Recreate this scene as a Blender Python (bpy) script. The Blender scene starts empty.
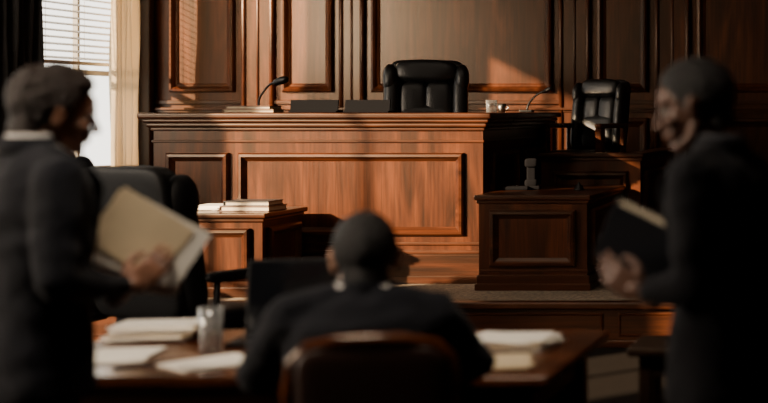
import bpy, bmesh, math, random
from mathutils import Vector, Matrix, Quaternion
random.seed(7)
V=Vector
scene=bpy.context.scene
COL=scene.collection

# ------------------------------------------------------------ materials
def newmat(name):
    m=bpy.data.materials.new(name); m.use_nodes=True
    nt=m.node_tree; p=nt.nodes['Principled BSDF']
    return m,nt,p
def plain(name,col,rough=.5,metal=0,coat=0,bump=0,bscale=200,spec=.5,var=0,vscale=8,sheen=0):
    m,nt,p=newmat(name)
    p.inputs['Base Color'].default_value=(*col,1)
    p.inputs['Roughness'].default_value=rough
    p.inputs['Metallic'].default_value=metal
    p.inputs['Coat Weight'].default_value=coat
    p.inputs['Specular IOR Level'].default_value=spec
    p.inputs['Sheen Weight'].default_value=sheen
    tc=nt.nodes.new('ShaderNodeTexCoord')
    if var>0:
        n=nt.nodes.new('ShaderNodeTexNoise'); n.inputs['Scale'].default_value=vscale; n.inputs['Detail'].default_value=5
        nt.links.new(tc.outputs['Object'],n.inputs['Vector'])
        r=nt.nodes.new('ShaderNodeValToRGB')
        r.color_ramp.elements[0].position=.3; r.color_ramp.elements[1].position=.7
        r.color_ramp.elements[0].color=(*[c*(1-var) for c in col],1)
        r.color_ramp.elements[1].color=(*[min(1,c*(1+var)) for c in col],1)
        nt.links.new(n.outputs['Fac'],r.inputs['Fac']); nt.links.new(r.outputs['Color'],p.inputs['Base Color'])
    if bump>0:
        n=nt.nodes.new('ShaderNodeTexNoise'); n.inputs['Scale'].default_value=bscale; n.inputs['Detail'].default_value=3
        nt.links.new(tc.outputs['Object'],n.inputs['Vector'])
        b=nt.nodes.new('ShaderNodeBump'); b.inputs['Strength'].default_value=bump; b.inputs['Distance'].default_value=.01
        nt.links.new(n.outputs['Fac'],b.inputs['Height']); nt.links.new(b.outputs['Normal'],p.inputs['Normal'])
    return m
def wood(name,dark,mid,light,axis='Z',rough=.32,coat=.25,scale=1.0,spec=.4):
    m,nt,p=newmat(name)
    tc=nt.nodes.new('ShaderNodeTexCoord')
    def noise(sc,detail,dist,stretch):
        mp=nt.nodes.new('ShaderNodeMapping')
        s=[sc,sc,sc]; s['XYZ'.index(axis)]=sc*stretch
        mp.inputs['Scale'].default_value=s
        n=nt.nodes.new('ShaderNodeTexNoise'); n.inputs['Scale'].default_value=1; n.inputs['Detail'].default_value=detail
        n.inputs['Distortion'].default_value=dist
        nt.links.new(tc.outputs['Object'],mp.inputs['Vector']); nt.links.new(mp.outputs[0],n.inputs['Vector'])
        return n
    a=noise(5*scale,7,1.6,.16); f=noise(60*scale,4,.4,.04)
    r=nt.nodes.new('ShaderNodeValToRGB'); cr=r.color_ramp
    cr.elements[0].position=.28; cr.elements[0].color=(*dark,1)
    cr.elements[1].position=.75; cr.elements[1].color=(*light,1)
    e=cr.elements.new(.5); e.color=(*mid,1)
    nt.links.new(a.outputs['Fac'],r.inputs['Fac'])
    r2=nt.nodes.new('ShaderNodeValToRGB'); r2.color_ramp.elements[0].position=.3; r2.color_ramp.elements[1].position=.6
    r2.color_ramp.elements[0].color=(.40,.35,.32,1); r2.color_ramp.elements[1].color=(1,1,1,1)
    nt.links.new(f.outputs['Fac'],r2.inputs['Fac'])
    mx=nt.nodes.new('ShaderNodeMix'); mx.data_type='RGBA'; mx.blend_type='MULTIPLY'; mx.inputs[0].default_value=.8
    nt.links.new(r.outputs['Color'],mx.inputs[6]); nt.links.new(r2.outputs['Color'],mx.inputs[7])
    nt.links.new(mx.outputs[2],p.inputs['Base Color'])
    p.inputs['Roughness'].default_value=rough; p.inputs['Coat Weight'].default_value=coat; p.inputs['Coat Roughness'].default_value=.2
    p.inputs['Specular IOR Level'].default_value=spec; p.inputs['Specular Tint'].default_value=(1,.8,.6,1)
    p.inputs['Coat Tint'].default_value=(1,.88,.75,1)
    b=nt.nodes.new('ShaderNodeBump'); b.inputs['Strength'].default_value=.08; b.inputs['Distance'].default_value=.01
    nt.links.new(f.outputs['Fac'],b.inputs['Height']); nt.links.new(b.outputs['Normal'],p.inputs['Normal'])
    return m
WV=wood('wood_panel_vertical',(.011,.0026,.0012),(.049,.0120,.0040),(.110,.030,.0090),'Z')
WH=wood('wood_rail_horizontal',(.010,.0024,.0011),(.037,.0097,.0034),(.078,.0215,.0068),'X')
WY=wood('wood_rail_depth',(.010,.0024,.0011),(.037,.0097,.0034),(.078,.0215,.0068),'Y')
WT=wood('wood_table',(.025,.007,.003),(.085,.024,.008),(.15,.045,.014),'X',rough=.2,coat=.5)
WD=wood('wood_dark',(.008,.003,.002),(.018,.007,.003),(.03,.011,.005),'Z',rough=.5,coat=0)
WW=wood('wood_wall',(.013,.0032,.0014),(.050,.0128,.0043),(.105,.029,.0090),'Z',rough=.34,scale=.8,coat=.1,spec=.35)
LEA=plain('black_leather',(.006,.006,.0065),.36,bump=.25,bscale=90,coat=.05)
LEC=plain('black_leather_matte',(.005,.005,.0055),.55,bump=.25,bscale=90,spec=.25)
LEB=plain('brown_leather',(.032,.012,.007),.42,bump=.25,bscale=90)
BLK=plain('black_plastic',(.005,.005,.0055),.5,spec=.25)
BLM=plain('black_matte_plastic',(.005,.005,.006),.95,spec=.05)
SCR=plain('screen_glass',(.004,.0045,.006),.15,coat=.2)
MET=plain('brushed_metal',(.35,.33,.3),.3,metal=1)
PAP=plain('paper',(.84,.79,.70),.8,var=.05)
PAC=plain('cream_folder',(.70,.56,.36),.7,var=.08)
PAG=plain('page_block',(.5,.42,.3),.8,var=.12,vscale=60)
BKB=plain('book_cover_brown',(.10,.04,.018),.5,var=.2)
BKT=plain('book_cover_tan',(.22,.12,.055),.5,var=.2)
BKK=plain('book_cover_black',(.014,.016,.022),.45)
SUITN=plain('suit_charcoal',(.0085,.009,.0125),.9,bump=.25,bscale=350,var=.15,spec=.15,sheen=.05)
SUITK=plain('suit_black',(.0060,.0060,.008),.9,bump=.25,bscale=350,var=.15,spec=.15,sheen=.04)
TRO=plain('trousers_dark',(.006,.006,.008),.9,bump=.2,bscale=350,spec=.15)
SHI=plain('shirt_white',(.5,.48,.45),.8)
SHD=plain('shirt_dark',(.03,.03,.035),.8)
TIE=plain('tie_dark',(.05,.01,.015),.6)
SHO=plain('shoe_leather',(.01,.008,.007),.3)
SKA=plain('skin_medium',(.26,.12,.07),.5,var=.1,vscale=20)
SKB=plain('skin_deep',(.10,.043,.024),.5,var=.1,vscale=20)
SKC=plain('skin_light',(.38,.20,.125),.5,var=.1,vscale=20)
HRB=plain('hair_dark_brown',(.014,.007,.0045),.55,bump=.9,bscale=120,spec=.3)
HRK=plain('hair_black',(.006,.0045,.004),.55,bump=.9,bscale=160,spec=.35)
EYE=plain('eye_white',(.28,.26,.24),.3)
IRI=plain('eye_iris',(.03,.015,.01),.15)
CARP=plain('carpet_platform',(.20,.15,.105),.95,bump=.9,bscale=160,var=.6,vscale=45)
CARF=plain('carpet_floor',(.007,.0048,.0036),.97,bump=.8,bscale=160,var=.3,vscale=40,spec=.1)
CEI=plain('ceiling_paint',(.10,.07,.05),.9)
WFR=plain('window_paint',(.22,.20,.17),.5)
BLI=plain('blind_slat',(.5,.46,.40),.5)
DRK=plain('drape_dark',(.006,.006,.008),.9,var=.3)
LAMPM=plain('black_enamel',(.006,.006,.006),.35,spec=.3)
CUR,nt,p=newmat('curtain_cream')
p.inputs['Base Color'].default_value=(.72,.59,.40,1); p.inputs['Roughness'].default_value=.9
tr=nt.nodes.new('ShaderNodeBsdfTranslucent'); tr.inputs['Color'].default_value=(.75,.60,.40,1)
ms=nt.nodes.new('ShaderNodeMixShader'); ms.inputs[0].default_value=.25
out=[n for n in nt.nodes if n.type=='OUTPUT_MATERIAL'][0]
nt.links.new(p.outputs[0],ms.inputs[1]); nt.links.new(tr.outputs[0],ms.inputs[2]); nt.links.new(ms.outputs[0],out.inputs[0])
GLA,nt,p=newmat('clear_glass')
g=nt.nodes.new('ShaderNodeBsdfGlossy'); g.inputs['Roughness'].default_value=.12
t=nt.nodes.new('ShaderNodeBsdfTransparent'); t.inputs['Color'].default_value=(.95,.96,.96,1)
df=nt.nodes.new('ShaderNodeBsdfDiffuse'); df.inputs['Color'].default_value=(.8,.82,.82,1)  # whitish diffuse stands in for bright reflections on the glass
m0=nt.nodes.new('ShaderNodeMixShader'); m0.inputs[0].default_value=.35
lw=nt.nodes.new('ShaderNodeLayerWeight'); lw.inputs['Blend'].default_value=.45
ms=nt.nodes.new('ShaderNodeMixShader'); out=[n for n in nt.nodes if n.type=='OUTPUT_MATERIAL'][0]
nt.links.new(g.outputs[0],m0.inputs[1]); nt.links.new(df.outputs[0],m0.inputs[2])
nt.links.new(lw.outputs['Facing'],ms.inputs[0]); nt.links.new(t.outputs[0],ms.inputs[1]); nt.links.new(m0.outputs[0],ms.inputs[2]); nt.links.new(ms.outputs[0],out.inputs[0])

# ------------------------------------------------------------ mesh builder
def spow(c,e): return math.copysign(abs(c)**e,c)
class B:
    def __init__(s,name,loc=(0,0,0),rz=0):
        s.name=name; s.bm=bmesh.new(); s.mats=[]; s.loc=V(loc); s.rz=rz; s.T=Matrix()
    def mi(s,m):
        if m not in s.mats: s.mats.append(m)
        return s.mats.index(m)
    def add(s,verts,faces,mat,smooth=False):
        k=s.mi(mat); vs=[s.bm.verts.new(s.T@V(v)) for v in verts]
        for f in faces:
            try:
                fc=s.bm.faces.new([vs[i] for i in f]); fc.material_index=k; fc.smooth=smooth
            except ValueError: pass
    def box(s,x0,x1,y0,y1,z0,z1,mat,bev=0,seg=2,R=None):
        t=bmesh.new(); bmesh.ops.create_cube(t,size=1)
        c=V(((x0+x1)/2,(y0+y1)/2,(z0+z1)/2))
        for v in t.verts: v.co=V((v.co.x*(x1-x0),v.co.y*(y1-y0),v.co.z*(z1-z0)))
        if bev>0: bmesh.ops.bevel(t,geom=list(t.edges),offset=bev,segments=seg,affect='EDGES',profile=.5)
        for v in t.verts:
            if R is not None: v.co=R@v.co
            v.co+=c
        t.verts.index_update()
        s.add([v.co.copy() for v in t.verts],[[v.index for v in f.verts] for f in t.faces],mat,False)
        t.free()
    def pil(s,c,r,mat,e1=.4,e2=.4,R=None,n=28,m=14,taper=0):
        vs=[];fs=[]
        for i in range(m+1):
            la=-math.pi/2+math.pi*i/m
            for j in range(n):
                lo=2*math.pi*j/n
                x=r[0]*spow(math.cos(la),e1)*spow(math.cos(lo),e2)
                y=r[1]*spow(math.cos(la),e1)*spow(math.sin(lo),e2)
                z=r[2]*spow(math.sin(la),e1)
                x*=1+taper*(z/r[2])
                p=V((x,y,z))
                if R is not None: p=R@p
                vs.append(p+V(c))
        for i in range(m):
            for j in range(n):
                fs.append([i*n+j,i*n+(j+1)%n,(i+1)*n+(j+1)%n,(i+1)*n+j])
        s.add(vs,fs,mat,True)
    def sph(s,c,r,mat,R=None,n=16,m=10):
        if not hasattr(r,'__len__'): r=(r,r,r)
        s.pil(c,r,mat,1,1,R,n,m)
    def tube(s,pts,rad,mat,n=12,sy=1.0):
        pts=[V(p) for p in pts]
        if not hasattr(rad,'__len__'): rad=[rad]*len(pts)
        vs=[];fs=[];prev=None
        for i,p in enumerate(pts):
            t=(pts[min(i+1,len(pts)-1)]-pts[max(i-1,0)]).normalized()
            if prev is None:
                a=V((0,0,1)) if abs(t.z)<.9 else V((0,1,0))
                u=a.cross(t).normalized()
            else:
                u=(prev-t*prev.dot(t)).normalized()
            prev=u; w=t.cross(u)
            for j in range(n):
                an=2*math.pi*j/n
                vs.append(p+u*math.cos(an)*rad[i]+w*math.sin(an)*rad[i]*sy)
        for i in range(len(pts)-1):
            for j in range(n):
                fs.append([i*n+j,i*n+(j+1)%n,(i+1)*n+(j+1)%n,(i+1)*n+j])
        fs.append(list(range(n))[::-1]); fs.append([(len(pts)-1)*n+j for j in range(n)])
        s.add(vs,fs,mat,True)
    def lathe(s,c,prof,mat,n=24):
        vs=[];fs=[]
        for r,z in prof:
            for j in range(n):
                a=2*math.pi*j/n; vs.append((c[0]+r*math.cos(a),c[1]+r*math.sin(a),c[2]+z))
        for i in range(len(prof)-1):
            for j in range(n):
                fs.append([i*n+j,i*n+(j+1)%n,(i+1)*n+(j+1)%n,(i+1)*n+j])
        s.add(vs,fs,mat,True)
    def loft(s,secs,mat,n=28,e=.85):
        vs=[];fs=[]
        for c,u,v in secs:
            for j in range(n):
                a=2*math.pi*j/n
                vs.append(V(c)+V(u)*spow(math.cos(a),e)+V(v)*spow(math.sin(a),e))
        k=len(secs)
        for i in range(k-1):
            for j in range(n):
                fs.append([i*n+j,i*n+(j+1)%n,(i+1)*n+(j+1)%n,(i+1)*n+j])
        fs.append(list(range(n))[::-1]); fs.append([(k-1)*n+j for j in range(n)])
        s.add(vs,fs,mat,True)
    def cap(s,a,b,ra,rb,mat):
        s.tube([a,b],[ra,rb],mat,n=16); s.sph(a,ra,mat); s.sph(b,rb,mat)
    def chain(s,pts,rad,mat):
        for i in range(len(pts)-1): s.cap(pts[i],pts[i+1],rad[i],rad[i+1],mat)
    def panel(s,O,u,v,n,w,h,prof,mat,fill=None):
        O=V(O);u=V(u);v=V(v);n=V(n);vs=[];fs=[]
        for d,p in prof:
            for a,b in ((d,d),(w-d,d),(w-d,h-d),(d,h-d)):
                vs.append(O+u*a+v*b+n*p)
        for i in range(len(prof)-1):
            for j in range(4):
                fs.append([i*4+j,i*4+(j+1)%4,(i+1)*4+(j+1)%4,(i+1)*4+j])
        s.add(vs,fs,mat)
        k=(len(prof)-1)*4
        s.add([vs[k+j] for j in range(4)],[[0,1,2,3]],fill or mat)
    def mesh(s):
        bmesh.ops.recalc_face_normals(s.bm,faces=list(s.bm.faces))
        me=bpy.data.meshes.new(s.name); s.bm.to_mesh(me); s.bm.free()
        for m in s.mats: me.materials.append(m)
        return me
    def done(s,parent=None):
        o=bpy.data.objects.new(s.name,s.mesh()); COL.objects.link(o)
        o.location=s.loc; o.rotation_euler=(0,0,s.rz)
        if parent: o.parent=parent
        return o
def R3(ax,deg): return Matrix.Rotation(math.radians(deg),3,ax)
def remeshed(b,voxel,smooth,parent,matfn=None,mats=None,sf=.5,post=None):
    me=b.mesh(); o=bpy.data.objects.new(b.name+'_src',me); COL.objects.link(o)
    m=o.modifiers.new('r','REMESH'); m.mode='VOXEL'; m.voxel_size=voxel
    if smooth:
        q=o.modifiers.new('s','SMOOTH'); q.iterations=smooth; q.factor=sf
    bpy.context.view_layer.update()
    dg=bpy.context.evaluated_depsgraph_get()
    me2=bpy.data.meshes.new_from_object(o.evaluated_get(dg)); me2.name=b.name
    bpy.data.objects.remove(o)
    if post:
        ns=[v.normal.copy() for v in me2.vertices]
        for v,nn in zip(me2.vertices,ns): v.co=post(v.co,nn)
    me2.materials.clear()
    for k in (mats or b.mats[:1]): me2.materials.append(k)
    for pl in me2.polygons:
        pl.use_smooth=True
        pl.material_index=matfn(pl.center) if matfn else 0
    o=bpy.data.objects.new(b.name,me2); COL.objects.link(o); o.parent=parent
    return o

# ------------------------------------------------------------ room shell
XL=-7.66; YB=14.2; XR=2.0; YF=-1.8; ZC=4.5
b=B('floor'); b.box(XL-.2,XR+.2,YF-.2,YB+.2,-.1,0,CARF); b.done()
b=B('ceiling'); b.box(XL-.2,XR+.2,YF-.2,YB+.2,ZC,ZC+.1,CEI); b.done()
b=B('wall_back'); b.box(XL-.15,XR+.15,YB,YB+.15,0,ZC,WW)
prof=[(0,0),(0,.025),(.012,.055),(.032,.062),(.05,.045),(.06,.022),(.078,.014),(.09,.004)]
pan=[(-7.40,-6.74),(-6.26,-5.74),(-5.36,-3.52),(-3.07,-2.55),(-2.06,-.22),(.28,1.9)]
for x0,x1 in pan:
    b.panel((x0,YB,1.78),(1,0,0),(0,0,1),(0,-1,0),x1-x0,2.3,prof,WW,WW)
    b.panel((x0,YB,.42),(1,0,0),(0,0,1),(0,-1,0),x1-x0,1.1,prof,WW,WW)
for x0,x1 in [(-6.66,-6.34),(-5.67,-5.43),(-3.45,-3.14),(-2.48,-2.13),(-.15,.2)]:
    b.box(x0,x1,YB-.04,YB,.0,ZC,WW,.004)
    w=x1-x0
    for k in (.06,.94): b.tube([(x0+w*k,YB-.04,.4),(x0+w*k,YB-.04,4.2)],.024,WW,n=10)
    b.tube([(x0+w*.5,YB-.04,.4),(x0+w*.5,YB-.04,4.2)],.014,WW,n=10)
for z0,z1,d in ((1.575,1.60,.05),(1.60,1.625,.075),(1.66,1.70,.03),(.33,.37,.05)):
    b.box(XL,XR,YB-d,YB,z0,z1,WH,.006)
b.box(XL,XR,YB-.12,YB,4.2,4.5,WH,.02)
b.done()
b=B('wall_right'); b.box(XR,XR+.15,YF,YB,0,ZC,WW); b.done()
b=B('wall_front'); b.box(XL-.15,XR+.15,YF-.15,YF,0,ZC,WD); b.done()
wins=[(12.38,13.95),(9.3,10.7),(5.6,7.9),(1.6,3.4)]
WZ0,WZ1=1.0,4.0
b=B('wall_left')
ys=[YF]+[v for w in sorted(wins) for v in w]+[YB]
for i in range(0,len(ys),2): b.box(XL-.15,XL,ys[i],ys[i+1],0,ZC,WD)
for y0,y1 in wins:
    b.box(XL-.15,XL,y0,y1,0,WZ0,WD); b.box(XL-.15,XL,y0,y1,WZ1,ZC,WD)
b.done()
for i,(y0,y1) in enumerate(wins):
    b=B('window_%d'%(i+1))
    for yy in (y0,y1-.06): b.box(XL-.13,XL-.04,yy,yy+.06,WZ0,WZ1,WFR,.005)
    for zz in (WZ0,WZ1-.06): b.box(XL-.13,XL-.04,y0,y1,zz,zz+.06,WFR,.005)
    b.box(XL-.12,XL-.06,y0+.06,y1-.06,1.93,1.98,WFR,.004)
    yc=(y0+y1)/2; b.box(XL-.115,XL-.065,yc-.018,yc+.018,WZ0+.06,WZ1-.06,WFR,.003)
    b.box(XL-.04,XL+.08,y0-.03,y1+.03,WZ0-.04,WZ0,WFR,.008)
    b.done()
b=B('window_blind')
z=2.08
while z<3.92:
    b.box(XL-.034,XL+.022,12.40,13.93,z,z+.003,BLI,R=R3('Y',24)); z+=.062
b.box(XL-.03,XL+.02,12.40,13.93,2.02,2.055,BLI,.006)
b.box(XL-.03,XL+.02,12.40,13.93,3.93,3.97,BLI,.006)
for yy in (12.55,13.15,13.8): b.tube([(XL-.005,yy,2.03),(XL-.005,yy,3.95)],.002,BLI,n=6)
b.done()
def curtain(name,x,y0,y1,z0,z1,mat,folds,amp):
    b=B(name); n=folds*10; vs=[];fs=[]
    zs=[z0+(z1-z0)*k/12 for k in range(13)]
    for z in zs:
        for i in range(n+1):
            t=i/n; a=amp*(1+.25*math.sin(z*3+i*.3))
            vs.append((x+a*math.sin(t*folds*2*math.pi)+.012*math.sin(t*37),y0+(y1-y0)*t+.01*math.sin(z*4+t*20),z))
    for k in range(12):
        for i in range(n): fs.append([k*(n+1)+i,k*(n+1)+i+1,(k+1)*(n+1)+i+1,(k+1)*(n+1)+i])
    b.add(vs,fs,mat,True)
    b.tube([(x,y0-.1,z1+.02),(x,y1+.05,z1+.02)],.018,MET)
    return b.done()
curtain('window_curtain',XL+.15,13.32,13.80,.305,4.12,CUR,5,.038)
curtain('window_drape',XL+.17,11.3,12.24,.305,4.15,DRK,8,.04)
b=B('trim_1'); b.box(XL,XL+.12,14.06,YB-.05,.3,ZC,WD,.01); b.done()
b=B('baseboard_left'); b.box(XL,XL+.025,YF,9.35,0,.14,WD,.005); b.done()

# ------------------------------------------------------------ platform
b=B('platform')
b.box(XL+.002,XR-.002,9.47,YB-.002,.0,.30,CARP)
b.box(XL+.002,XR-.002,9.43,9.47,.0,.26,WH)
b.box(XL+.002,XR-.002,9.38,9.50,.26,.31,WH,.014,3)
b.box(XL+.002,XR-.002,9.41,9.43,.0,.05,WH,.006)
for xs in (-6.5,-4.2,-1.9):
    b.panel((xs,9.43,.075),(1,0,0),(0,0,1),(0,-1,0),2.2,.16,[(0,0),(0,.006),(.01,.012),(.02,.004)],WH)
b.done()

# ------------------------------------------------------------ judge's bench
BZ=.30
b=B('judge_bench')
x0,x1,y0,y1=-5.60,-3.13,10.5,12.5
b.box(x0,x1,y0,11.1,BZ,1.46,WV)
b.box(x1-.42,x1,11.1,y1,BZ,1.46,WV); b.box(x0,x0+.3,11.1,y1,BZ,1.46,WV)
def cor(z0,z1,d,bev=.006,mat=WH):
    b.box(x0-d,x1+d,y0-d,11.12,z0,z1,mat,bev,3)
    b.box(x1-.44,x1+d,11.12,y1+d,z0,z1,WY,bev,3); b.box(x0-d,x0+.32,11.12,y1+d,z0,z1,WY,bev,3)
cor(1.535,1.58,.085,.014); cor(1.505,1.535,.06,.012); cor(1.47,1.505,.04,.014); cor(1.445,1.47,.018,.008)
b.box(x0-.012,x1+.012,y0-.012,11.1,1.355,1.375,WH,.006)
b.box(x1-.1,x1+.012,11.1,y1,1.355,1.375,WY,.006)
pp=[(0,0),(0,.022),(.012,.036),(.030,.038),(.042,.020),(.052,.012),(.064,.003)]
b.panel((-5.50,y0,.66),(1,0,0),(0,0,1),(0,-1,0),.47,.62,pp,WH,WV)
b.panel((-4.96,y0,.66),(1,0,0),(0,0,1),(0,-1,0),1.69,.62,pp,WH,WV)
b.panel((x1,10.68,.66),(0,1,0),(0,0,1),(1,0,0),.72,.62,pp,WY,WV)
b.panel((x1,11.55,.66),(0,1,0),(0,0,1),(1,0,0),.75,.62,pp,WY,WV)
for z0,z1,d in ((.585,.61,.012),(.52,.55,.03),(BZ,.52,.022),(BZ,.36,.035)):
    b.box(x0-d,x1+d,y0-d,11.1,z0,z1,WH,.007); b.box(x1-.3,x1+d,11.1,y1,z0,z1,WY,.007)
b.done()
b=B('judge_riser'); b.box(-5.28,-3.57,11.12,13.9,BZ,.75,CARP); b.done()

b=B('clerk_stand')
x0,x1,y0,y1=-3.04,-2.26,10.1,11.36
b.box(x0,x1,y0,y1,BZ,.93,WV)
b.box(x0-.03,x1+.03,y0-.03,y1,.95,.988,WH,.01,3); b.box(x0-.015,x1+.015,y0-.015,y1,.925,.95,WH,.008)
b.panel((x0+.08,y0,.47),(1,0,0),(0,0,1),(0,-1,0),x1-x0-.16,.41,pp,WH,WV)
b.panel((x1,y0+.1,.47),(0,1,0),(0,0,1),(1,0,0),y1-y0-.2,.41,pp,WY,WV)
for z0,z1,d in ((.43,.45,.01),(BZ,.41,.022),(BZ,.35,.034)):
    b.box(x0-d+.01,x1+d,y0-d,y1,z0,z1,WH,.007)
b.done()
b=B('witness_stand')
x0,x1,y0,y1=-2.93,-2.12,11.42,13.1
b.box(x0,x1,y0,y0+.09,BZ,1.21,WV); b.box(x1-.09,x1,y0+.09,y1,BZ,1.21,WV)
b.box(x0-.02,x1+.035,y0-.035,y0+.13,1.215,1.25,WH,.01,3); b.box(x1-.13,x1+.035,y0+.13,y1,1.215,1.25,WY,.01,3)
b.box(x0-.01,x1+.018,y0-.018,y0+.1,1.185,1.215,WH,.007); b.box(x1-.1,x1+.018,y0+.1,y1,1.185,1.215,WY,.007)
b.panel((x1,y0+.12,.55),(0,1,0),(0,0,1),(1,0,0),1.4,.55,pp,WY,WV)
b.panel((x0+.1,y0,.55),(1,0,0),(0,0,1),(0,-1,0),x1-x0-.2,.55,pp,WH,WV)
b.box(-3.08,x1-.09,y0+.09,y1,BZ,.75,CARP)
b.box(x0,x1+.03,y0-.03,y1,BZ,.42,WH,.008)
b.done()
b=B('clerk_desk')
x0,x1,y0,y1=-5.25,-4.43,9.72,10.36
b.box(x0,x1,y0,y1,BZ,.83,WV)
b.box(x0-.03,x1+.04,y0-.04,y1+.02,.85,.885,WH,.01,3); b.box(x0-.01,x1+.02,y0-.02,y1,.825,.85,WH,.006)
b.panel((x0+.08,y0,.42),(1,0,0),(0,0,1),(0,-1,0),x1-x0-.16,.36,pp,WH,WV)
b.panel((x1,y0+.06,.42),(0,1,0),(0,0,1),(1,0,0),y1-y0-.12,.36,pp,WY,WV)
b.box(x0,x1+.02,y0-.02,y1,BZ,.37,WH,.006)
b.done()

# ------------------------------------------------------------ chairs
def exec_chair(name,loc,heading,zs,W=.6,bh=.8,arm=LEA,wood_arms=False,lean=9,LEA=LEA):
    b=B(name,loc,math.radians(heading-90))
    b.pil((0,.03,zs-.07),(W*.42,.28,.075),LEA,.35,.3)
    b.pil((0,.03,zs-.13),(W*.40,.26,.04),LEA,.3,.3)
    L=R3('X',lean); base=V((0,-.23,zs-.02))
    def P(x,y,z): return base+L@V((x,y,z))
    b.pil(P(0,-.05,bh*.5),(W*.46,.045,bh*.5),LEA,.25,.45,L)
    b.pil(P(0,.02,bh*.26),(W*.31,.075,bh*.24),LEA,.45,.4,L)
    for k in (-.5,.5):
        b.pil(P(k*W*.30,.025,bh*.55),(W*.165,.062,bh*.20),LEA,.5,.6,L)
    b.pil(P(0,.035,bh*.86),(W*.37,.080,bh*.125),LEA,.6,.55,L)
    for sx in (-1,1):
        b.pil(P(sx*W*.405,.035,bh*.43),(W*.095,.085,bh*.42),LEA,.5,.8,L)
        b.pil(P(sx*W*.425,.045,bh*.78),(W*.088,.09,bh*.155),LEA,.9,.85,L)
    for sx in (-1,1):
        xa=sx*(W*.5+.01)
        if wood_arms:
            b.box(xa-.034,xa+.034,-.22,.26,zs+.19,zs+.235,arm,.016,3)
            b.box(xa-.032,xa+.032,.17,.25,zs-.14,zs+.195,arm,.012)
            b.box(xa-.022,xa+.022,-.21,-.16,zs-.14,zs+.195,arm,.01)
            b.box(xa-.02,xa+.02,-.2,.24,zs-.15,zs-.10,arm,.008)
            b.box(min(xa,sx*W*.38),max(xa,sx*W*.38),-.05,.05,zs-.15,zs-.11,arm,.005)
        else:
            b.pil((xa,.02,zs+.20),(.038,.22,.03),LEA,.5,.4)
            b.tube([(sx*W*.36,.1,zs-.12),(xa,.12,zs-.10),(xa+sx*.005,.14,zs+.03),(xa,.13,zs+.19)],.017,BLK)
            b.tube([(sx*W*.36,-.1,zs-.12),(xa,-.1,zs-.10),(xa+sx*.005,-.13,zs+.03),(xa,-.12,zs+.19)],.017,BLK)
    b.box(-.12,.12,-.10,.14,zs-.20,zs-.15,BLK,.01)
    b.tube([(0,0,.10),(0,0,zs-.18)],.026,BLK)
    for k in range(5):
        a=2*math.pi*k/5+.3; c,s_=math.cos(a),math.sin(a)
        b.tube([(0,0,.12),(c*.14,s_*.14,.105),(c*.26,s_*.26,.075)],[.03,.024,.017],BLK)
        b.tube([(c*.26-s_*.022,s_*.26+c*.022,.028),(c*.26+s_*.022,s_*.26-c*.022,.028)],.028,BLK,n=16)
    return b.done()
exec_chair('judge_chair',(-4.105,12.05,.75),-76,.50,.71,.83,lean=9)
exec_chair('witness_chair',(-2.78,12.36,.75),-108,.50,.52,.66,arm=WT,wood_arms=True)
exec_chair('office_chair',(-4.07,7.98,0),66,.48,.76,.85,LEA=LEC)
exec_chair('office_chair.001',(-5.14,8.72,0),84,.48,.64,.93,LEA=LEC)

def wood_chair(name,loc,heading,top=1.0,W=.48):
    b=B(name,loc,math.radians(heading-90))
    h=W/2
    pts=[(-h+.02,-.20,.42),(-h,-.225,.65),(-h,-.245,.86),(-h+.012,-.255,top-.06),(-h+.05,-.262,top-.02),(-h*.4,-.272,top-.003),(0,-.275,top),
         (h*.4,-.272,top-.003),(h-.05,-.262,top-.02),(h-.012,-.255,top-.06),(h,-.245,.86),(h,-.225,.65),(h-.02,-.20,.42)]
    b.tube(pts,.019,WT,n=12)
    b.pil((0,-.245,top-.20),(h-.02,.028,.185),LEB,.3,.3,R3('X',6))
    b.tube([(-h,-.225,.60),(0,-.24,.59),(h,-.225,.60)],.017,WV)
    b.pil((0,.02,.435),(h-.01,.23,.04),LEB,.3,.3)
    b.box(-h,h,-.21,.23,.37,.41,WH,.012,3)
    for sx in (-1,1):
        b.tube([(sx*(h-.02),.21,0),(sx*(h-.02),.21,.40)],[.016,.022],WV)
        b.tube([(sx*(h-.02),-.25,0),(sx*(h-.02),-.205,.42)],[.016,.022],WV)
        b.tube([(sx*(h-.02),.21,.15),(sx*(h-.02),-.235,.15)],.012,WV)
    b.tube([(-h+.02,.0,.15),(h-.02,.0,.15)],.012,WV)
    return b.done()
HS=107
MP=V((-1.545,4.02,0))
wood_chair('counsel_chair',MP+V((.075,0,0)),101,.985,.43)

# ------------------------------------------------------------ counsel table
b=B('counsel_table')
x0,x1,y0,y1=-2.95,-1.12,4.46,5.42
b.box(x0,x1,y0,y1,.715,.75,WT,.010,3); b.box(x0+.03,x1-.03,y0+.03,y1-.03,.695,.715,WT,.006)
b.box(x0+.08,x1-.08,y0+.08,y0+.10,.62,.695,WH); b.box(x0+.08,x1-.08,y1-.12,y1-.10,.20,.695,WH)
for xx in (x0+.07,x1-.14):
    b.box(xx,xx+.07,y0+.07,y0+.14,0,.695,WV,.008); b.box(xx,xx+.07,y1-.15,y1-.08,0,.695,WV,.008)
    b.box(xx+.02,xx+.05,y0+.14,y1-.15,.60,.695,WY)
b.done()
b=B('side_table')
x0,x1,y0,y1=-1.08,-.50,5.52,5.86
b.box(x0,x1,y0,y1,.625,.66,WD,.010,3)
for xx in (x0+.04,x1-.09):
    for yy in (y0+.04,y1-.09): b.box(xx,xx+.05,yy,yy+.05,0,.625,WD,.006)
b.box(x0+.06,x1-.06,y0+.05,y0+.07,.54,.625,WD); b.box(x0+.06,x1-.06,y1-.07,y1-.05,.54,.625,WD)
b.box(x0+.06,x1-.06,y0+.06,y1-.06,.18,.20,WD)
b.done()

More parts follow.
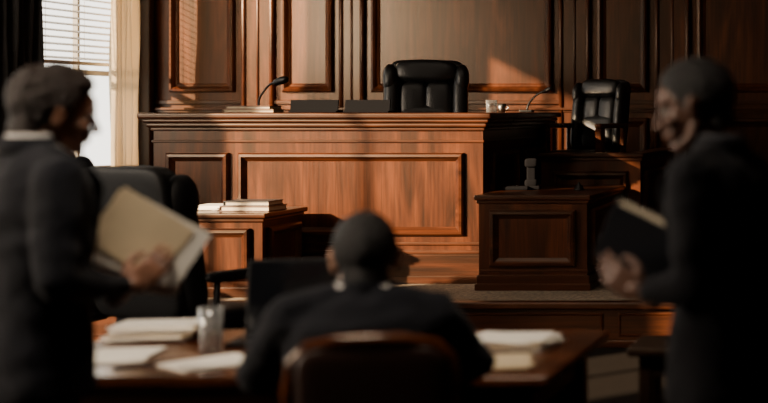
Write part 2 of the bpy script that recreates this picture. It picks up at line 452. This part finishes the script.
# ------------------------------------------------------------ desk items
def stack(name,loc,rz,n,w,d,t,mat,jit=4,mats=None,off=.012):
    b=B(name,loc,math.radians(rz)); z=0
    for i in range(n):
        tt=t*random.uniform(.7,1.3)
        m=(mats[i%len(mats)] if mats else mat)
        dx,dy=random.uniform(-off,off),random.uniform(-off,off)
        b.box(dx-w/2,dx+w/2,dy-d/2,dy+d/2,z,z+tt,m,R=R3('Z',random.uniform(-jit,jit))); z+=tt
    return b.done()
def books(name,loc,rz,specs):
    b=B(name,loc,math.radians(rz)); z=0
    for w,d,t,mat,ang in specs:
        R=R3('Z',ang)
        b.T=Matrix.Translation((0,0,z))@R.to_4x4()
        b.box(-w/2,w/2,-d/2,d/2,0,.006,mat,.001); b.box(-w/2,w/2,-d/2,d/2,t-.006,t,mat,.001)
        b.box(-w/2+.005,w/2-.005,-d/2+.010,d/2-.004,.006,t-.006,PAG)
        b.box(-w/2,-w/2+.005,-d/2,d/2,.001,t-.001,mat,.001)
        z+=t
    b.T=Matrix(); return b.done()
books('book_stack',(-4.97,10.76,1.581),3,[(.38,.22,.026,BKT,0),(.34,.21,.026,BKB,-3)])
books('book_stack.001',(-4.61,9.98,.886),-4,[(.36,.26,.038,BKB,0),(.32,.24,.034,BKK,4)])
stack('paper_stack',(-4.95,10.08,.886),5,5,.20,.28,.007,PAP)
def laptop(name,loc,heading,w=.34,d=.23,open_=105,h=None):
    h=h or d
    b=B(name,loc,math.radians(heading))
    b.box(-w/2,w/2,-d/2,d/2,0,.016,BLK,.004,3)
    b.box(-w/2+.03,w/2-.03,-d/2+.09,d/2-.03,.016,.018,SCR)
    b.box(-.05,.05,-d/2+.01,-d/2+.07,.016,.017,SCR)
    b.T=Matrix.Translation((0,d/2-.004,.014))@R3('X',-(open_-90)).to_4x4()
    b.box(-w/2,w/2,0,.008,0,h,BLK,.003,2)
    b.box(-w/2+.01,w/2-.01,-.001,0,.012,h-.01,SCR)
    b.T=Matrix(); return b.done()
def flat_display(name,loc,rz,w,h):
    b=B(name,loc,math.radians(rz))
    b.box(-w/2,w/2,-.09,.09,0,.014,BLM,.004)
    b.T=Matrix.Translation((0,-.06,.012))@R3('X',-8).to_4x4()
    b.box(-w/2,w/2,0,.014,0,h,BLM,.004,2); b.box(-w/2+.012,w/2-.012,.014,.015,.01,h-.012,SCR)
    b.T=Matrix(); return b.done()
flat_display('desk_display',(-4.52,10.85,1.581),0,.37,.088)
flat_display('desk_display.001',(-4.11,10.85,1.581),0,.35,.088)
def mic(name,loc,pts,rz=0,k=1.0):
    b=B(name,loc,math.radians(rz))
    b.box(-.055,.055,-.045,.045,0,.022,LAMPM,.008,3)
    P=[V(p) for p in pts]; out=[]
    for i in range(len(P)-1):
        p0=P[max(i-1,0)];p1=P[i];p2=P[i+1];p3=P[min(i+2,len(P)-1)]
        for q in range(6):
            t=q/6; out.append(.5*((2*p1)+(p2-p0)*t+(2*p0-5*p1+4*p2-p3)*t*t+(-p0+3*p1-3*p2+p3)*t**3))
    out.append(P[-1]); b.tube(out,.009,LAMPM,n=8)
    d=(P[-1]-P[-2]).normalized(); R=d.to_track_quat('Z','Y').to_matrix()
    b.pil(P[-1]+d*.05*k,(.031*k,.031*k,.064*k),LAMPM,.7,1,R)
    b.tube([P[-1]-d*.03,P[-1]],[.010,.014],LAMPM)
    return b.done()
mic('gooseneck_microphone',(-5.03,10.98,1.581),[(0,0,.02),(.0,0,.10),(.04,0,.17),(.09,-.01,.22),(.14,-.02,.235)])
mic('gooseneck_microphone.001',(-3.20,12.0,1.581),[(0,0,.02),(.02,0,.08),(.09,-.02,.15),(.17,-.04,.185)],k=.6)
b=B('water_glass.001',(-3.27,11.2,1.581)); b.lathe((0,0,0),[(0,.004),(.036,.004),(.042,.10),(.045,.10),(.039,0),(0,0)],GLA); b.done()
b=B('coffee_cup',(-3.16,11.1,1.581)); b.lathe((0,0,0),[(0,0),(.026,0),(.034,.07),(.031,.07),(.024,.006),(0,.006)],MET)
b.tube([(.03,0,.055),(.05,0,.05),(.052,0,.03),(.028,0,.02)],.005,MET,n=8); b.done()
b=B('desk_telephone',(-2.90,10.75,.989),math.radians(10))
b.box(-.14,.05,-.10,.06,0,.03,BLM,.01,3)
b.box(.0,.13,-.04,.06,0,.03,BLM,.008); b.box(.03,.10,-.01,.045,.02,.22,BLM,.015,3)
b.pil((.065,.01,.205),(.05,.04,.035),BLM,.5,.5); b.pil((.065,.01,.05),(.05,.04,.03),BLM,.5,.5)
for i in range(3):
    for j in range(3): b.box(-.10+.03*i,-.085+.03*i,-.08+.03*j,-.065+.03*j,.03,.036,SCR,.002)
b.done()
b=B('desk_bell',(-2.46,10.72,.989)); b.lathe((0,0,0),[(0,0),(.04,0),(.04,.008),(.034,.012),(.027,.035),(.010,.045),(.008,.06),(0,.062)],LAMPM); b.done()

laptop('laptop',(-2.262,5.14,.751),8,.345,.24,98,.275)
b=B('water_glass',(-2.44,4.955,.751)); b.lathe((0,0,0),[(0,.008),(.033,.008),(.037,.152),(.040,.152),(.036,0),(0,0)],GLA,32)
b.lathe((0,0,0),[(.0325,.009),(.0355,.10),(0,.10)],GLA,32); b.done()
stack('document_stack',(-2.76,5.22,.751),8,11,.29,.20,.005,PAP,10,[PAP,PAP,BKK,PAP,PAC],.02)
stack('loose_papers',(-2.70,4.82,.751),14,3,.21,.29,.002,PAP,8)
stack('loose_papers.001',(-2.30,4.70,.751),-40,3,.21,.27,.002,PAP,6)
stack('document_stack.001',(-1.40,5.04,.751),-6,12,.29,.22,.0032,PAP,14,[PAC,PAP,PAP,PAP],.018)
stack('loose_papers.002',(-1.35,4.70,.751),20,4,.21,.25,.002,PAC,10)
b=B('stapler',(-1.66,5.25,.751),math.radians(20)); b.box(-.07,.07,-.02,.02,0,.012,BLK,.004); b.box(-.07,.06,-.017,.017,.02,.05,BLK,.01,3,R3('Y',8)); b.box(-.07,-.04,-.018,.018,.01,.05,BLK,.006); b.done()
b=B('pen',(-2.52,4.62,.751),math.radians(35)); b.tube([(-.07,0,.005),(.06,0,.005),(.07,0,.005)],[.005,.005,.001],LAMPM,n=8); b.done()

# ------------------------------------------------------------ people
def make_head(name,emp,c,heading,pitch,skin,hair,curly=False,tilt=0,sc=1.0):
    R=(Matrix.Rotation(math.radians(heading-90),3,'Z')@Matrix.Rotation(math.radians(pitch),3,'X')@Matrix.Rotation(math.radians(tilt),3,'Y'))
    T=Matrix.Translation(c)@R.to_4x4()@Matrix.Scale(sc,4)
    b=B('head'); b.T=T
    b.sph((0,-.015,.03),(.075,.095,.086),skin)
    b.sph((0,.012,-.012),(.064,.074,.080),skin)
    b.sph((0,.040,.040),(.055,.050,.045),skin)
    b.sph((0,.062,-.092),(.027,.024,.020),skin)
    for sx in (-1,1):
        b.cap((sx*.056,-.005,-.050),(sx*.050,.015,-.078),.016,.014,skin)
        b.cap((sx*.050,.015,-.078),(sx*.016,.062,-.098),.014,.016,skin)
        b.sph((sx*.042,.058,-.026),(.022,.024,.020),skin)
        b.sph((sx*.026,.060,-.060),(.024,.026,.022),skin)
        b.sph((sx*.083,-.010,-.008),(.011,.020,.034),skin,R3('Z',sx*-22))
        b.sph((sx*.085,-.014,.008),(.014,.018,.019),skin,R3('Z',sx*-22))
        b.cap((sx*.012,.086,.024),(sx*.045,.074,.024),.009,.007,skin)
        b.sph((sx*.031,.071,.014),(.016,.010,.006),skin)
        b.sph((sx*.011,.097,-.034),(.009,.011,.008),skin)
    b.cap((0,.082,.016),(0,.099,-.010),.0085,.0085,skin); b.cap((0,.099,-.010),(0,.110,-.030),.0085,.010,skin)
    b.cap((0,.088,-.036),(0,.088,-.050),.010,.008,skin)
    b.sph((0,.0885,-.0575),(.023,.0095,.0050),skin); b.sph((0,.0865,-.069),(.020,.0095,.0062),skin)
    b.cap((0,-.02,-.06),(0,-.045,-.20),.054,.062,skin)
    remeshed(b,.004,2,emp)
    b=B('eyes'); b.T=T
    for sx in (-1,1):
        b.sph((sx*.031,.070,.001),.0125,EYE); b.sph((sx*.031,.0785,.001),.0060,IRI)
    b.done(emp)
    b=B('hair'); b.T=T; N=1500 if curly else 1400
    ky=[-.12,-.06,-.025,-.005,.010,.028,.050,.075]
    kz=[-.075,-.070,-.035,-.012,-.010,.040,.066,.085]
    def lim(y):
        if y<=ky[0]: return kz[0]
        for i in range(len(ky)-1):
            if y<=ky[i+1]:
                t=(y-ky[i])/(ky[i+1]-ky[i]); return kz[i]+(kz[i+1]-kz[i])*t
        return kz[-1]
    for i in range(N):
        z=1-2*(i+.5)/N; ph=i*2.399963; r=math.sqrt(1-z*z)
        d=V((r*math.cos(ph),r*math.sin(ph),z))
        p=V((d.x*.0765,d.y*.098-.017,d.z*.088+.032))
        m_=p.z-lim(p.y)
        if m_<0: continue
        k=min(1,.35+m_/.045)
        if curly: b.sph(p*(1+k*random.uniform(.0,.17)),k*random.uniform(.009,.018),hair,n=8,m=6)
        else: b.sph(p*(1+.03*k*random.random()),.006+.006*k,hair,n=8,m=6)
    for zz in (-.03,-.042,-.054,-.066):
        for k in range(30):
            t=k/29; a=math.radians(205+130*t)
            b.sph((.060*math.cos(a),-.032+.066*math.sin(a)+(.0 if not curly else random.uniform(-.012,.0)),zz),.009 if not curly else random.uniform(.010,.018),hair,n=8,m=6)
    remeshed(b,.005,1 if curly else 2,emp)
def make_hand(name,emp,w,dirv,palm,side,skin,curl=(18,28,22),thumb_in=.4):
    Y=V(dirv).normalized(); Z=-(V(palm)-Y*V(palm).dot(Y)).normalized(); X=Y.cross(Z)
    M=Matrix((( X.x,Y.x,Z.x),(X.y,Y.y,Z.y),(X.z,Y.z,Z.z))).to_4x4(); M=Matrix.Translation(w)@M
    b=B(name); b.T=M; s=side
    b.pil((0,.05,0),(.040,.050,.014),skin,.7,.55); b.cap((0,-.045,0),(0,.02,0),.026,.024,skin)
    b.sph((s*.026,.03,-.006),(.018,.03,.015),skin)
    base=[(s*.031,.090,.062+.012),(s*.0105,.096,.082),(s*-.010,.093,.076),(s*-.030,.084,.060)]
    for i,(x,y,L) in enumerate(base):
        p=V((x,y-.012,0)); a=0
        seg=[L*.46,L*.30,L*.24]; pts=[p]; pr=[.0092,.0086,.0078,.0068]
        if i==3: pr=[v*.87 for v in pr]
        for k in range(3):
            a+=math.radians(curl[k]*(1+.12*i))
            d=V((x*1.2*math.cos(a)*.6,math.cos(a),-math.sin(a))).normalized()
            pts.append(pts[-1]+d*(seg[k]+(.012 if k==0 else 0)))
        b.chain(pts,pr,skin)
    t0=V((s*.028,.018,-.004)); t1=V((s*.052,.046,-.014)); t2=V((s*(.062-.01*thumb_in),.076,-.014-.02*thumb_in)); t3=V((s*(.062-.03*thumb_in),.098,-.018-.025*thumb_in))
    b.chain([t0,t1,t2,t3],[.014,.0115,.010,.0078],skin)
    return remeshed(b,.003,2,emp)

from mathutils import noise as MN
def person(name,pos,heading,headdeg,headpitch,suit,skin,hair,curly,LA,RA,seated=False,hd=None,tilt=0,step=.0,hs=1.0,shirt=SHI,stoop=0.0):
    emp=bpy.data.objects.new(name,None); COL.objects.link(emp); emp.location=pos
    emp.empty_display_size=.2
    Rz=Matrix.Rotation(math.radians(heading-90),3,'Z')
    inv=Rz.inverted()
    def W(x,y,z): return Rz@V((x,y,z))
    ex,ey=Rz@V((1,0,0)),Rz@V((0,1,0)); ez=V((0,0,1))
    b=B('body')
    if not seated:
        secs=[(.77,.0,.205,.150),(.86,.0,.200,.146),(.95,0,.190,.140),(1.07,.0,.176,.130),(1.18,.0,.186,.134),(1.30,-.005,.200,.138),(1.39,-.012,.202,.125),(1.445,-.02,.165,.098),(1.485,-.025,.105,.075),(1.52,-.03,.064,.062)]
        secs=[(z,cy+stoop*max(0,(z-1.0)/.5)**1.5,rx,ry) for z,cy,rx,ry in secs]
        sh=[(-.188,-.015+stoop*.7,1.405),(.188,-.015+stoop*.7,1.405)]
        hc=hd or (0,.02,1.63)
        b.loft([(W(0,cy,z),ex*rx,ey*ry) for z,cy,rx,ry in secs],suit)
        for sx,st in ((-1,step),(1,-step)):
            b.chain([W(sx*.09,0,.88),W(sx*.10,st*.5+.012,.49),W(sx*.105,st-.01,.10)],[.095,.070,.056],suit)
    else:
        secs=[(.44,-.02,.185,.13),(.52,-.02,.185,.135),(.64,-.015,.178,.13),(.76,.0,.188,.13),(.88,.02,.205,.135),(.985,.035,.215,.125),(1.04,.045,.185,.098),(1.075,.055,.12,.075),(1.105,.062,.062,.06)]
        sh=[(-.198,.03,1.00),(.198,.03,1.00)]
        hc=hd or (0,.10,1.185)
        b.loft([(W(0,cy,z),ex*rx,ey*ry) for z,cy,rx,ry in secs],suit)
        for sx in (-1,1):
            b.chain([W(sx*.09,0,.535),W(sx*.13,.44,.54),W(sx*.13,.47,.11)],[.088,.068,.055],suit)
    ctr={}
    for k,(S,A) in enumerate(((sh[0],LA),(sh[1],RA))):
        el=W(*A['elbow']); wr=V(A['wrist'])-V(pos) if A.get('world') else W(*A['wrist'])
        shw=W(*S); tr=W(S[0]*.45,S[1],S[2]+.055)
        b.cap(tr,shw,.047,.070,suit)
        mid=(shw+el)/2
        b.chain([shw,mid,el],[.072,.063,.054],suit)
        d=(wr-el); b.chain([el,el+d*.5,el+d*.9],[.054,.048,.039],suit)
        ctr[k]=(el,wr)
    split=(.79 if not seated else .50); zn=secs[-1][0]
    def mf(c):
        l=inv@c
        if not seated and l.z<split and abs(l.x)<.25 : return 1
        if seated and (l.z<.60 and l.y>.13): return 1
        z1=zn-.03; z0=z1-.30
        if l.y>.0 and z0<l.z<z1+.06 and abs(l.x)<.012+.055*max(0,(l.z-z0)/(z1-z0)): return 3 if abs(l.x)<.016 else 2
        return 0
    def wrinkle(co,nn):
        f=MN.noise(V((co.x*9,co.y*9,co.z*16)))*.009+MN.noise(V((co.x*22+5,co.y*22,co.z*30)))*.004
        return co+nn*f
    remeshed(b,.012,5,emp,mf,[suit,TRO,shirt,TIE],post=wrinkle)
    nz=zn; ny=secs[-1][1]
    b=B('shirt_collar')
    b.loft([(W(0,ny,nz-.03),ex*.070,ey*.068),(W(0,ny+.002,nz+.012),ex*.066,ey*.065)],shirt,e=1); b.done(emp)
    b=B('jacket_collar')
    b.loft([(W(0,ny-.002,nz-.05),ex*.10,ey*.084),(W(0,ny-.004,nz-.012),ex*.078,ey*.075),(W(0,ny-.006,nz+.002),ex*.073,ey*.071)],suit,e=1)
    yc=(.13 if not seated else .145)+stoop*.75
    for sx in (-1,1):
        z1=nz-.05; 
        P=[W(sx*.066,yc-.055,z1+.015),W(sx*.10,yc-.01,z1-.07),W(sx*.085,yc+.006,z1-.10),W(sx*.012,yc+.012,z1-.28),W(sx*.05,yc-.012,z1-.08)]
        Q=[p+ey*.006 for p in P]
        n=len(P); b.add(P+Q,[list(range(n)),list(range(n,2*n))]+[[i,(i+1)%n,n+(i+1)%n,n+i] for i in range(n)],suit)
    b.done(emp)
    make_head('head',emp,W(*hc),headdeg,headpitch,skin,hair,curly,tilt,hs)
    for k,A in ((0,LA),(1,RA)):
        el,wr=ctr[k]; d=(wr-el).normalized()
        b=B('shirt_cuff'); b.tube([wr-d*.035,wr-d*.010],[.034,.033],shirt,n=16); b.done(emp)
        hand_dir=V(A['dir']) if A.get('world') else Rz@V(A['dir'])
        palm=V(A['palm']) if A.get('world') else Rz@V(A['palm'])
        make_hand('hand_left' if k==0 else 'hand_right',emp,wr+d*.015,hand_dir,palm,A['side'],skin,A.get('curl',(18,28,22)),A.get('thumb',.4))
    b=B('shoes')
    for sx in (-1,1):
        if seated: c=W(sx*.13,.53,.0)
        else: c=W(sx*.105,(step if sx<0 else -step)+.055,0)
        b.loft([(c+ez*.002,ex*.045,ey*.135),(c+ez*.02,ex*.05,ey*.142),(c+ez*.045-ey*.01,ex*.046,ey*.12),(c+ez*.075-ey*.05,ex*.04,ey*.075),(c+ez*.10-ey*.065,ex*.036,ey*.045)],SHO,e=.9)
    b.done(emp)
    return emp
person('attorney',V((-2.53,4.09,0)),50,38,-12,SUITN,SKA,HRB,True,
  LA=dict(elbow=(-.25,.06,1.13),wrist=(-2.425,4.385,1.13),world=True,dir=(.75,.35,.15),palm=(.45,-.8,.3),side=1,curl=(10,15,15)),
  RA=dict(elbow=(.25,-.03,1.12),wrist=(-2.335,4.215,1.065),world=True,dir=(.50,.32,.50),palm=(-.5,.86,.0),side=-1,curl=(14,22,22)),
  hd=(0,.065,1.59),step=.06,hs=1.0,stoop=.02)
person('attorney.001',V((-.505,4.03,0)),163,180,-14,SUITK,SKB,HRK,False,
  LA=dict(elbow=(-.235,-.01,1.12),wrist=(-.700,3.845,1.10),world=True,dir=(-.72,.12,.45),palm=(.1,1,.05),side=1,curl=(14,24,24)),
  RA=dict(elbow=(.25,.02,1.12),wrist=(-.65,4.12,1.12),world=True,dir=(-.8,-.1,.2),palm=(-.1,-1,.1),side=-1,curl=(8,12,12)),
  hd=(0,.100,1.610),step=.05,hs=1.06,shirt=SHD,stoop=.045)
person('seated_lawyer',MP,HS,HS+3,-8,SUITN,SKC,HRK,False,
  LA=dict(elbow=(-.30,.12,.835),wrist=(-.17,.47,.80),dir=(.35,.9,-.05),palm=(0,.0,-1),side=1,curl=(8,14,14)),
  RA=dict(elbow=(.315,.12,.835),wrist=(.15,.50,.80),dir=(-.35,.9,-.05),palm=(0,.0,-1),side=-1,curl=(8,14,14)),seated=True,hd=(0,.10,1.166),hs=1.02)

def oriented(name,c,u,v,fn):
    u=V(u).normalized(); v=(V(v)-u*V(v).dot(u)).normalized(); n=u.cross(v)
    b=B(name,c); b.T=Matrix(((u.x,v.x,n.x),(u.y,v.y,n.y),(u.z,v.z,n.z))).to_4x4()
    fn(b); b.T=Matrix(); return b.done()
def folderfn(b):
    M0=b.T.copy()
    for i,(a,dx,dy,z,m,w,h) in enumerate([(0,0,0,0,PAC,.27,.21),(5,.02,-.012,.005,PAP,.25,.19),(-3,.03,.012,.008,PAP,.25,.19),(10,.02,-.035,-.006,PAP,.27,.20),(-7,-.02,.01,.013,PAC,.24,.19),(16,.02,-.06,-.010,PAP,.24,.19)]):
        b.T=M0@Matrix.Translation((dx,dy,z))@Matrix.Rotation(math.radians(a),4,'Z')
        b.box(-w/2,w/2,-h/2,h/2,0,.003,m)
oriented('document_folder',V((-2.335,4.32,1.20)),(.68,.42,-.46),(.45,.28,.75),folderfn)
def bookfn(b):
    w,h,t=.245,.185,.05
    b.box(-w/2,w/2,-h/2,h/2,t/2-.005,t/2,BKK,.002); b.box(-w/2,w/2,-h/2,h/2,-t/2,-t/2+.005,BKK,.002)
    b.box(-w/2,-w/2+.006,-h/2,h/2,-t/2,t/2,BKK,.002); b.box(-w/2+.006,w/2-.006,-h/2+.006,h/2-.006,-t/2+.005,t/2-.005,PAG)
oriented('law_book',V((-.720,3.955,1.220)),(.86,.0,-.42),(.36,-.35,.80),bookfn)

# ------------------------------------------------------------ lights
w=bpy.data.worlds.new('world'); scene.world=w; w.use_nodes=True
bg=w.node_tree.nodes['Background']; bg.inputs[0].default_value=(1,.94,.84,1); bg.inputs[1].default_value=3.6
def light(name,type_,loc,target,power,col,size=1,sy=None,spread=None):
    l=bpy.data.lights.new(name,type_); l.energy=power; l.color=col
    if type_=='AREA':
        l.shape='RECTANGLE'; l.size=size; l.size_y=sy or size
        if spread: l.spread=math.radians(spread)
    o=bpy.data.objects.new(name,l); COL.objects.link(o); o.location=loc
    o.rotation_euler=(V(target)-V(loc)).to_track_quat('-Z','Y').to_euler()
    return o
s=light('sun','SUN',(-12,2,8),V((-12,2,8))+V((1,1,-.5)),30,(1,.73,.45)); s.data.angle=math.radians(1.0)
light('window_light_a','AREA',(-7.4,6.8,2.7),(-3.6,10.8,1.1),50,(1,.78,.56),1.8,1.8,95)
light('window_light_b','AREA',(-7.4,9.9,2.9),(-6.3,14.1,2.3),40,(1,.77,.53),1.2,1.8,70)  # added lamp inside the room, aimed to brighten the left wall panels
light('window_light_c','AREA',(-7.4,2.5,2.6),(-2.0,4.6,1.1),115,(1,.80,.60),1.5,2.0,110)  # added rim lamp inside the room for the foreground people
light('ceiling_light','AREA',(-3.2,9.0,4.4),(-3.2,9.2,0),14,(1,.82,.64),2.5,1.2)  # added overhead fill without a fixture, brightens the top surfaces
light('ceiling_light_b','AREA',(-2.2,3.2,4.4),(-2.0,4.9,.8),52,(1,.85,.68),1.2,1.0,100)  # added fill from above, no fixture; lifts folder, papers and people

# ------------------------------------------------------------ camera
cd=bpy.data.cameras.new('camera'); cam=bpy.data.objects.new('camera',cd); COL.objects.link(cam)
cam.location=(0,0,1.6); cam.rotation_euler=(math.radians(90),0,0)
cd.sensor_width=36; cd.lens=65.6; cd.shift_x=-.672; cd.shift_y=-.119
cd.dof.use_dof=True; cd.dof.focus_distance=11; cd.dof.aperture_fstop=1.4
cd.clip_start=.05
scene.camera=cam
